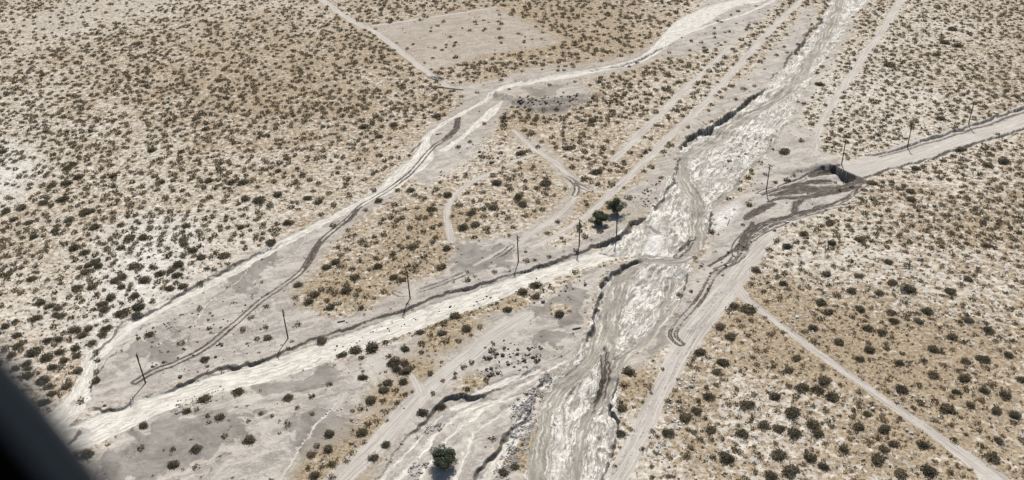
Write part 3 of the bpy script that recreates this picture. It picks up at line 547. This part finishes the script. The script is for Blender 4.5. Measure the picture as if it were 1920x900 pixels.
tr(1300, 200, 2.813, [(940,405,20),(770,440,13),(835,425,11),(405,750,17),(495,740,19),(330,865,20),(640,770,12),(720,615,18),(655,655,16),(880,705,24),(1025,825,22),(1150,490,18),(1110,420,14),(1045,415,12),(1185,550,15),(1230,655,17),(1140,715,15),(1150,630,16),(1125,655,14),(790,860,12),(830,820,12),(700,885,20),(480,885,16),(440,710,13),(430,655,8)], 14)
tr(1100, 0, 3, [(308,263,10),(340,215,13),(408,135,9),(465,298,9),(478,523,13),(600,548,13),(430,555,14),(500,690,8),(240,645,8),(355,845,10),(340,560,12),(285,355,11),(85,348,10),(720,190,9),(840,560,10),(580,285,8),(100,570,11),(45,545,13),(210,635,10),(175,690,12),(735,120,8),(780,325,14)], 10)
HS = np.array(HS)
hp = on_land(HS[:, :2]); hr = HS[:, 2]/ppm(hp)/2*1.10
# keep one of any two traced twice
keep = []
for i in range(len(hp)):
    if all(math.hypot(*(hp[i, :2]-hp[j, :2])) > .55*(hr[i]+hr[j])*.9 for j in keep): keep.append(i)
hp = hp[keep]; hr = hr[keep]
print('traced shrubs', len(hp))

def scatter(cell, xr, yr, seed, jit=.48):
    rng = np.random.default_rng(seed); xs = np.arange(xr[0], xr[1], cell); ys = np.arange(yr[0], yr[1], cell)
    Xc, Yc = np.meshgrid(xs, ys); Xc = (Xc+rng.uniform(-jit, jit, Xc.shape)*cell).ravel(); Yc = (Yc+rng.uniform(-jit, jit, Yc.shape)*cell).ravel()
    pr, zz = project(np.stack([Xc, Yc, Xc*0], 1))
    k = (pr[:, 0] > -60) & (pr[:, 0] < 1980) & (pr[:, 1] > -25) & (pr[:, 1] < 960) & (zz > 50)
    return Xc[k], Yc[k], pr[k], rng
def open_ground(F):
    return np.clip(1-F['bare']*1.15, 0.10, 1)*(1-sstep(.15, .4, F['silt']))*(1-sstep(.15, .4, F['road']))*(1-sstep(.2, .5, F['chan']))*(1-sstep(.2, .5, F['mud']))
sx, sy, spr, rng = scatter(3.7, (-420, 460), (130, 800), 5, .40)
F = fields(sx, sy); dens = open_ground(F)
lowr = (spr[:, 0] > 1180) & (spr[:, 1] > 470)
midc = (spr[:, 0] > 560) & (spr[:, 1] > 230) & (spr[:, 1] < 620) & (spr[:, 0] < 1250)
clump = fbm(sx/14, sy/14, 3, 91)
upr = (spr[:, 0] > 1400) & ~lowr
p = dens*np.where(lowr, .62, np.where(midc, .5, np.where(upr, 1.0, .92)))*np.clip(.85+1.6*(clump-.5), .2, 1)*np.clip(.72+.28*(spr[:, 1]-40)/220, .72, 1)
k = rng.uniform(size=sx.size) < p
sx, sy, spr = sx[k], sy[k], spr[k]; sz = F['z'][k]; lr = lowr[k]
sr = np.clip(np.exp(rng.normal(math.log(1.42), .22, sx.size)), .5, 2.3)*np.where(spr[:, 0] > 1400, .86, 1.0); sr = np.where(lr, np.minimum(sr*.72, 1.1), sr)
# drop those on top of traced ones
ok = np.ones(sx.size, bool)
for a, b in zip(hp, hr): ok &= np.hypot(sx-a[0], sy-a[1]) > (b+.9)
sx, sy, sz, sr = sx[ok], sy[ok], sz[ok], sr[ok]
allp = np.vstack([hp, np.stack([sx, sy, sz], 1)]); allr = np.concatenate([hr, sr])
TREES = on_land([(1156, 401), (1124, 420), (833, 872)])
ok = np.ones(len(allp), bool)
for tp, rr in zip(TREES, (3.0, 3.2, 3.6)): ok &= np.hypot(allp[:, 0]-tp[0], allp[:, 1]-tp[1]) > rr
allp = allp[ok]; allr = allr[ok]
pr, zz = project(allp); wpx = 2*allr*FPX/zz
inside = (pr[:, 0] > 4) & (pr[:, 0] < 1916) & (pr[:, 1] > 6) & (pr[:, 1] < 894) & ~((pr[:, 1]-660) > (pr[:, 0]+10)*1.15)
order = np.argsort(-np.where(inside, wpx, 0)); chosen = order[:300]
print('shrubs in all', len(allp), 'smallest single', wpx[chosen[-1]])

def zone(x, y):
    if x > 1395 and y > 555+(x-1395)*.73: return 'on the flat below the diagonal track'
    if x > 1390 and y > 400-(x-1390)*.30 and y > 240: return 'on scrub between road end and diagonal track'
    if x > 1150 and y > 560 and x > 1150+(900-y)*.62: return 'beside the dirt road at lower right'
    if x > 1500-(y*.2) and y < 330: return 'on scrub above the sandy road'
    if x > 1180 and y < 330 and x > 1500-y*1.05: return 'between straight track and flood channel'
    if y < 150 and 690 < x < 1080 and y > 15: return 'on or by the cleared field'
    lw = np.interp(x, [0, 130, 200, 300, 540, 700, 800, 930, 1240, 1460], [900, 770, 640, 575, 445, 368, 290, 165, 85, 0])
    if y < lw: return 'on the open plain beyond the narrow wash'
    rd = np.interp(x, [100, 300, 560, 760, 960, 1215], [800, 740, 655, 582, 518, 420])
    if y < rd: return 'between the narrow wash and the pole line'
    return 'on mud flats below the silted road'
seen = set()
for n, i in enumerate(chosen):
    x, y = pr[i]; s = wpx[i]
    size = 'large' if s > 24 else 'medium' if s > 17 else 'small'
    xx, yy = round(x/19.2), round(y/9.0)
    lab = f'{size} dark shrub {zone(x, y)}, {xx}% across {yy}% down'
    if lab in seen: lab = f'{size} shrub {zone(x, y)}, {x/19.2:.1f}% across {y/9:.1f}% down'.replace('on scrub between road end and', 'above the')
    seen.add(lab)
    o = bpy.data.objects.new('shrub', PROTO[n % 7]); COL.objects.link(o)
    o.location = (allp[i, 0], allp[i, 1], allp[i, 2]-.05); r = allr[i]
    o.rotation_euler = (0, 0, random.uniform(0, 6.28)); o.scale = (r*random.uniform(.9, 1.1), r*random.uniform(.9, 1.1), r*random.uniform(.85, 1.15))
    o['label'] = lab; o['category'] = 'shrub'; o['group'] = 'dark shrubs scattered over the desert'
rest = np.setdiff1d(np.arange(len(allp)), chosen)
K = 60; rp = allp[rest]; rr = allr[rest]; n = len(rest)
c = dome(n*K, RNG).reshape(n, K, 3); c = c*(rr[:, None, None]*RNG.uniform(.85, 1.15, (n, 1, 3))) + rp[:, None, :]
V = leaf_quads(c.reshape(-1, 3), np.repeat(rr, K)*.27, RNG)
link('shrub_cover', big_mesh('shrub_cover', V, np.arange(n*K*4).reshape(-1, 4), LEAFSMALL), kind='stuff', label='countless small dark shrubs dotting the sandy plain')

# low dry tufts and litter
tx, ty, tpr, rng = scatter(1.75, (-420, 460), (130, 760), 9)
F = fields(tx, ty); tn = F['tan']; dens = open_ground(F)
cl = fbm(tx/6, ty/6, 3, 95)
far_ = np.clip((tpr[:, 1]-20)/260, .25, 1)
k = rng.uniform(size=tx.size) < dens*np.clip(.25+.35*(tn-.25)+1.8*(cl-.5), .03, .7)*far_
tx, ty, tz = tx[k], ty[k], F['z'][k]; n = len(tx); K = 12
rad = rng.uniform(.25, .75, n)
u = dome(n*K, rng).reshape(n, K, 3)*rad[:, None, None]*np.array([1, 1, .8]); c = u+np.stack([tx, ty, tz], 1)[:, None, :]
KS = 20; m = len(allp); an = rng.uniform(0, 6.283, (m, KS)); rs = allr[:, None]*rng.uniform(.75, 1.45, (m, KS))
sk = np.stack([allp[:, :1]+np.cos(an)*rs, allp[:, 1:2]+np.sin(an)*rs, allp[:, 2:3]+rng.uniform(0, .25, (m, KS))], -1)
tg = fields(allp[:, 0].copy(), allp[:, 1].copy()); sk = sk[(rng.uniform(size=m) < np.clip(tg['tan']+.25, .2, 1)*(1-tg['bare'])+.15)].reshape(-1, 3)
cc_ = np.vstack([c.reshape(-1, 3), sk]); ss_ = np.concatenate([np.repeat(rad, K)*.42, np.full(len(sk), .26)])
link('dry_grass', big_mesh('dry_grass', leaf_quads(cc_, ss_, rng, .4), np.arange(len(cc_)*4).reshape(-1, 4), STRAW), kind='stuff', label='tan dry grass tufts covering the desert floor')
print('tufts', n)
# small dark clumps between the shrubs
tx, ty, tpr, rng = scatter(2.1, (-420, 460), (130, 760), 19)
F = fields(tx, ty); dens = open_ground(F); cl = fbm(tx/5, ty/5, 3, 97)
k = rng.uniform(size=tx.size) < dens*np.clip(.50+.25*((tpr[:, 0] > 1400) & (tpr[:, 1] < 480))+2.0*(cl-.5), .08, 1)*np.where(tpr[:, 1] < 450, np.where(tpr[:, 0] > 1400, .8, .35), 1.0)
tx, ty, tz = tx[k], ty[k], F['z'][k]; n = len(tx); K = 12; rad = rng.uniform(.28, .78, n)
u = dome(n*K, rng).reshape(n, K, 3)*rad[:, None, None]; c = u+np.stack([tx, ty, tz], 1)[:, None, :]
link('low_brush', big_mesh('low_brush', leaf_quads(c.reshape(-1, 3), np.repeat(rad, K)*.5, rng), np.arange(n*K*4).reshape(-1, 4), TWIG), kind='stuff', label='low brown twiggy brush between the larger shrubs')
print('clumps', n)

# ------------------------------------------------------------------ stones
def rock_mesh(seed, mat, sub=2):
    import bmesh
    bm = bmesh.new(); bmesh.ops.create_icosphere(bm, subdivisions=sub, radius=1); rg = random.Random(seed)
    ax = [Vector((rg.gauss(0, 1), rg.gauss(0, 1), rg.gauss(0, 1))).normalized() for _ in range(9)]; cut = [rg.uniform(.55, .95) for _ in ax]
    for v in bm.verts:
        for a, q in zip(ax, cut):
            d = v.co.dot(a)
            if d > q: v.co -= a*(d-q)
        v.co.z *= .75
    me = bpy.data.meshes.new('boulder'); bm.to_mesh(me); bm.free(); me.materials.append(mat); return me
RK = [rock_mesh(i, STONE) for i in range(4)]
B = [((1296, 724), 10, 'large white boulder beside shrubs right of the lower dirt road'), ((1300, 712), 7, 'white boulder just behind the largest white boulder'),
     ((1637, 768), 11, 'largest white boulder below the diagonal track, next to a dark shrub'), ((1628, 762), 7, 'smaller white boulder touching the largest one below the diagonal track'),
     ((1700, 807), 8, 'white boulder left of a pair near the diagonal track'), ((1709, 813), 8, 'white boulder right of a pair near the diagonal track'),
     ((1567, 640), 5, 'small white rock right of the diagonal track middle'), ((1486, 603), 6, 'pale rock just above the diagonal track start'),
     ((1443, 563), 5, 'white rock above the diagonal track near the junction'), ((1821, 587), 6, 'white rock at the right on scrub above the diagonal track'),
     ((1700, 566), 5, 'small pale rock on tan scrub above the diagonal track'), ((1232, 838), 7, 'white rock at the top of the stone heap by the road'),
     ((1238, 850), 7, 'white rock in the middle of the stone heap by the road'), ((1228, 862), 6, 'white rock at the foot of the stone heap by the road'),
     ((1241, 866), 6, 'white rock right side of the stone heap by the road'), ((790, 671), 5, 'small white rock among shrubs left of the pale dirt road'),
     ((916, 592), 5, 'small white rock in tan brush below the silted road'), ((414, 724), 5, 'pale rock at the lower edge of the silted road'),
     ((752, 832), 5, 'pale rock beside the scarp at bottom centre'), ((758, 765), 5, 'grey rock next to the wide pale dirt road')]
bp_ = on_land([b[0] for b in B]); sc_ = ppm(bp_)
for i, (b, P_, s_) in enumerate(zip(B, bp_, sc_)):
    o = bpy.data.objects.new('boulder', RK[i % 4]); COL.objects.link(o); r = b[1]/s_/2
    o.location = P_+np.array([0, 0, r*.25]); o.scale = (r, r*.85, r*.9); o.rotation_euler = (0, 0, random.uniform(0, 6))
    o['label'] = b[2]; o['category'] = 'boulder'; o['group'] = 'pale boulders lying about'
def rubble(name, areas, mat, lab, seed):
    rng = np.random.default_rng(seed); pts = []; rad = []
    for P_, n, r in areas:
        P_ = np.asarray(P_, float); lo, hi = P_.min(0), P_.max(0); W = rng.uniform(lo, hi, (n*8, 2))
        ins = inpoly(P_, W[:, 0].copy(), W[:, 1].copy()); W = W[ins]
        cl = fbm(W[:, 0]/9, W[:, 1]/6, 2, 12); W = W[cl > .46][:n]; pts.append(W); rad += list(np.exp(rng.normal(math.log(r), .45, len(W))))
    W = g(np.vstack(pts)); F = fields(W[:, 0].copy(), W[:, 1].copy()); k = F['road'] < .2; W = W[k]; F['z'] = F['z'][k]; rad = np.array(rad)[k]; n = len(W)
    base = np.array([(-1, -1, -.6), (1, -1, -.6), (1, 1, -.6), (-1, 1, -.6), (-.7, -.6, .6), (.6, -.8, .5), (.8, .5, .7), (-.5, .8, .5)])
    V = base[None]*rng.uniform(.7, 1.25, (n, 8, 3)); a = rng.uniform(0, 6.28, n); ca, sa = np.cos(a)[:, None], np.sin(a)[:, None]
    V = np.stack([V[..., 0]*ca-V[..., 1]*sa, V[..., 0]*sa+V[..., 1]*ca, V[..., 2]], -1)*rad[:, None, None]+np.stack([W[:, 0], W[:, 1], F['z']+rad*.2], 1)[:, None]
    q = np.array([(0, 1, 5, 4), (1, 2, 6, 5), (2, 3, 7, 6), (3, 0, 4, 7), (4, 5, 6, 7)])
    link(name, big_mesh(name, V.reshape(-1, 3), (q[None]+np.arange(n)[:, None, None]*8).reshape(-1, 4), mat), kind='stuff', label=lab)
rubble('rubble', [([(1020, 690), (1040, 700), (1010, 760), (985, 850), (940, 900), (925, 880), (960, 800)], 1800, .11), ([(800, 790), (840, 790), (800, 830), (790, 820)], 60, .17),
    ([(760, 880), (790, 850), (810, 870), (780, 900)], 60, .17), ([(300, 762), (330, 745), (430, 722), (420, 745), (330, 775)], 120, .15), ([(1110, 560), (1120, 570), (1105, 620)], 10, .3),
    ([(950, 760), (1000, 720), (1010, 740), (960, 800)], 220, .16), ([(1400, 330), (1480, 230), (1400, 250), (1330, 330)], 120, .2)], BLUESTONE, 'grey broken rubble strewn along the flood channel edge', 3)
rubble('stone_scatter', [([(1230, 700), (1320, 690), (1280, 800), (1240, 870), (1200, 860)], 260, .16), ([(1480, 560), (1560, 600), (1540, 640), (1480, 610)], 70, .17), ([(1440, 545), (1600, 500), (1700, 560), (1500, 570)], 90, .16),
    ([(1620, 720), (1760, 740), (1760, 790), (1650, 770)], 80, .17), ([(1600, 470), (1900, 480), (1900, 650), (1700, 640)], 240, .18), ([(1370, 450), (1470, 400), (1500, 415), (1420, 470)], 60, .18), ([(1420, 700), (1620, 740), (1620, 880), (1300, 880)], 160, .14),
    ([(900, 620), (1000, 620), (990, 700), (900, 700)], 30, .13), ([(600, 700), (760, 660), (760, 860), (600, 880)], 120, .15)], STONE, 'small pale stones strewn on the scrub floor', 4)
rubble('mud_clods', [([(880, 660), (930, 640), (1020, 650), (1010, 690), (900, 710)], 150, .22), ([(600, 640), (1000, 520), (1060, 505), (620, 660)], 110, .16), ([(1330, 500), (1420, 430), (1400, 500), (1320, 620)], 70, .22), ([(880, 560), (1100, 520), (1100, 560), (880, 590)], 70, .18),
    ([(940, 180), (1110, 178), (1050, 212), (980, 209)], 160, .28), ([(250, 620), (500, 520), (520, 640), (300, 720)], 110, .2), ([(1180, 380), (1240, 330), (1230, 400)], 50, .25), ([(860, 270), (960, 230), (1000, 300), (880, 320)], 60, .2)], TIMBER, 'dark lumps of dried mud lying on the bare flats', 6)

# ------------------------------------------------------------------ trees
def limb(V, Fc, a, b, ra, rb, n=7):
    a = Vector(a); b = Vector(b); d = (b-a).normalized(); s = d.orthogonal().normalized(); t_ = d.cross(s); o = len(V)
    for P_, r in ((a, ra), (b, rb)):
        for k in range(n): an = 6.2832*k/n; V.append(tuple(P_+s*math.cos(an)*r+t_*math.sin(an)*r))
    for k in range(n): Fc.append((o+k, o+(k+1) % n, o+n+(k+1) % n, o+n+k))
    Fc.append(tuple(o+k for k in reversed(range(n)))); Fc.append(tuple(o+n+k for k in range(n)))
def tree(P_, W, H, base, label, seed):
    rg = random.Random(seed); rng = np.random.default_rng(seed)
    e = link('desert_tree', None, label=label, category='tree', group='the few trees'); e.location = P_
    V = []; Fc = []; limb(V, Fc, (0, 0, -.5), (0, 0, base), .24, .17)
    tips = []
    for k in range(9):
        a = 6.283*k/9+rg.uniform(-.3, .3); rr = W*rg.uniform(.3, .75); tip = (math.cos(a)*rr, math.sin(a)*rr, base+(H-base)*rg.uniform(.3, .85))
        mid = (tip[0]*.4, tip[1]*.4, base*.6+tip[2]*.4); limb(V, Fc, (0, 0, base-.2), mid, .12, .08, 5); limb(V, Fc, mid, tip, .08, .03, 5); tips.append(tip)
    me = bpy.data.meshes.new('trunk'); me.from_pydata(V, [], Fc); me.materials.append(TWIG); link('trunk', me, e)
    cl = []
    for k in range(34):
        u = np.array([rg.gauss(0, 1), rg.gauss(0, 1), rg.gauss(0, 1)]); u /= np.linalg.norm(u)
        q = u*np.array([W*.78, W*.78, (H-base)*.42])*rg.uniform(.45, 1.0)+np.array([0, 0, (H+base)/2]); cl.append((q, W*rg.uniform(.2, .36)))
    pts = []
    for q, r in cl:
        m = rng.normal(size=(260, 3)); m /= np.linalg.norm(m, axis=1)[:, None]; pts.append(q+m*(rng.uniform(.2, 1, (260, 1))**.4)*r*np.array([1, 1, .8]))
    pts = np.vstack(pts); V = leaf_quads(pts, .2, rng)
    link('crown', big_mesh('crown', V, np.arange(len(pts)*4).reshape(-1, 4), LEAFTREE), e)
tree(TREES[0], 3.8, 5.8, 1.0, 'dark green tree behind the utility pole at the channel bank, right of a pair', 1)
tree(TREES[1], 3.8, 5.2, .5, 'dark green round tree left of the utility pole, left of a pair', 2)
tree(TREES[2], 3.6, 4.8, .4, 'large lone grey-green tree on silt near the bottom centre', 5)

# ------------------------------------------------------------------ utility poles
POLES = [((273, 718), 'leftmost wooden utility pole, standing on grey mud near the left window frame'), ((540, 634), 'wooden utility pole on bare grey flat, second from the left of the line'),
    ((769, 560), 'wooden utility pole above the silted road beside a dark shrub'), ((972, 491), 'wooden utility pole with crossarms by the curved tyre tracks, fourth from left'),
    ((1086, 460), 'wooden utility pole with crossarms left of the two dark trees'), ((1156, 440), 'wooden utility pole in front of the right-hand dark tree on the bank edge'),
    ((1437, 357), 'wooden utility pole alone on the mud right of the flood channel'), ((1578, 308), 'wooden utility pole at the broken end of the sandy road'),
    ((1702, 273), 'wooden utility pole at the upper edge of the sandy road middle'), ((1816, 233), 'wooden utility pole above the sandy road near the right edge'),
    ((1920, 201), 'utility pole cut by the right edge of the picture')]
pp = on_land([p[0] for p in POLES])
# utility poles are built once and copied
def cyl(name, a, b, ra, rb, mat, parent, n=10):
    V = []; Fc = []; limb(V, Fc, a, b, ra, rb, n); me = bpy.data.meshes.new(name); me.from_pydata(V, [], Fc); me.materials.append(mat); return link(name, me, parent)
def boxm(name, dims, loc, mat, parent, rot=(0, 0, 0)):
    import bmesh
    bm = bmesh.new(); bmesh.ops.create_cube(bm, size=1)
    for v in bm.verts: v.co.x *= dims[0]; v.co.y *= dims[1]; v.co.z *= dims[2]
    bmesh.ops.bevel(bm, geom=bm.edges[:], offset=min(dims)*.12, segments=1, affect='EDGES')
    me = bpy.data.meshes.new(name); bm.to_mesh(me); bm.free(); me.materials.append(mat); o = link(name, me, parent); o.location = loc; o.rotation_euler = rot; return o
PH = 9.9
e0 = link('utility_pole', None)
cyl('pole', (0, 0, -1.2), (0, 0, PH), .22, .15, POLEWOOD, e0)
for zc, ln in ((PH-.35, 2.4), (PH-1.5, 1.7)):
    ca = boxm('crossarm', (.14, ln, .18), (.22, 0, zc), POLEWOOD, e0)
    for yy_ in (-ln/2+.15, 0 if zc > PH-1 else .35, ln/2-.15):
        ins = cyl('insulator', (0, yy_, .08), (0, yy_, .34), .07, .045, CERAMIC, ca, 8)
    cyl('brace', (0, -ln*.3, -.07), (-.06, 0, -.75), .03, .03, POLEWOOD, ca, 5)
def copy_tree(o, parent=None):
    c_ = o.copy(); COL.objects.link(c_); c_.parent = parent
    for ch in list(o.children): copy_tree(ch, c_)
    return c_
for i, ((px, lab), P_) in enumerate(zip(POLES, pp)):
    o = e0 if i == 0 else None
    nxt = pp[min(i+1, len(pp)-1)]; prv = pp[max(i-1, 0)]; ang = math.atan2(nxt[1]-prv[1], nxt[0]-prv[0])
    if o is None:
        kids = list(e0.children); o = copy_tree(e0)
    o.location = P_; o.rotation_euler = (0, random.uniform(-.015, .015), ang); o['label'] = lab; o['category'] = 'utility pole'; o['group'] = 'utility poles in a line along the road'
    o.scale = (1, 1, 1.0 if i < 6 else 1.06)

# ------------------------------------------------------------------ lumber and logs
def plank(px, a_px, label, name='fallen_log', cat='log', r=.2):
    A_, B_ = on_land([px, a_px]); V = []; Fc = []
    m = (A_+B_)/2; limb(V, Fc, A_-m+[0, 0, .15], B_-m+[0, 0, .15], r, r*.75, 8)
    me = bpy.data.meshes.new(name); me.from_pydata(V, [], Fc); me.materials.append(TIMBER); o = link(name, me, label=label, category=cat); o.location = m; return o
plank((1074, 618), (1089, 615), 'short dark log on grey mud left of the flood channel', r=.24)
plank((633, 605), (647, 602), 'short dark log on the flat just above the silted road bank', r=.26)
plank((818, 163), (869, 169), 'long dark fallen pole lying by the grey wash below the cleared field', 'fallen_pole', 'fallen pole', .25)
plank((1364, 423), (1368, 412), 'thin dark stick on pale mud right of the flood channel', r=.13)
plank((405, 649), (419, 644), 'short dark log on mud between the rutted track and the silted road', r=.17)
plank((817, 253), (828, 251), 'short dark log on grey sand beside the narrow wash', r=.25)
L0 = on_land([(818, 148)])[0]
e = link('lumber_pile', None, label='heap of weathered boards beside the lower corner of the cleared field', category='lumber pile'); e.location = L0
for k in range(14):
    boxm('board', (random.uniform(5, 9), .28, .08), (random.uniform(-1.8, 1.8), random.uniform(-2.6, 2.6), .12+k*.05), TIMBER if k % 3 else STONE, e, (random.uniform(-.05, .05), random.uniform(-.04, .04), math.radians(-35+random.uniform(-14, 14))))

# ------------------------------------------------------------------ aircraft window frame at the lower left, a hand's breadth from the lens
def frame_mat(name, c, rough):
    m, t, b = new_mat(name, rough); N = NB(t)
    b.inputs['Specular IOR Level'].default_value = .04
    t.links.new(N.mix(N.noise(N.n('TexCoord').outputs['Object'], 60, 3), tuple(x*.8 for x in c), c), b.inputs['Base Color']); return m
FR = frame_mat('dark cabin plastic', (.0006, .0007, .0008), .9); RUB = frame_mat('grey window seal', (.085, .092, .094), .9)
def sweep(name, prof, mat, parent):
    # profile (across, depth) swept along a gently bowed line
    V = []; n = 40; m = len(prof)
    for i in range(n):
        s = -.09+.18*i/(n-1); bow = -2.2*s*s
        for a, d in prof: V.append((a+bow, s, d))
    Fc = [(i*m+j, i*m+(j+1) % m, (i+1)*m+(j+1) % m, (i+1)*m+j) for i in range(n-1) for j in range(m)]
    Fc += [tuple(range(m)), tuple(reversed(range((n-1)*m, n*m)))]
    me = bpy.data.meshes.new(name); me.from_pydata(V, [], Fc); me.materials.append(mat)
    for p_ in me.polygons: p_.use_smooth = False
    return link(name, me, parent)
wf = link('window_frame', None, label='dark blurred cabin window frame crossing the lower left corner', category='window frame')
Dw = .115; k_ = Dw/FPX
ctr = Vector((0, 0, CAM_H))+fwd*Dw+rt*((108-960)*k_)-up*((772-450)*k_)
along = (rt*(190)-up*(232)).normalized(); inward = (rt*232+up*190).normalized()
Mw = Matrix((( inward.x, along.x, -fwd.x), (inward.y, along.y, -fwd.y), (inward.z, along.z, -fwd.z))).to_4x4(); Mw.translation = ctr; wf.matrix_world = Mw
sweep('seal', [(.0, .0), (-.0008, .0005), (-.0068, .0008), (-.0068, -.0010), (-.0006, -.0010)], RUB, wf)
sweep('frame_post', [(-.0068, .0012), (-.0085, .0020), (-.05, .006), (-.06, .0), (-.06, -.001), (-.0068, -.0010)], FR, wf)
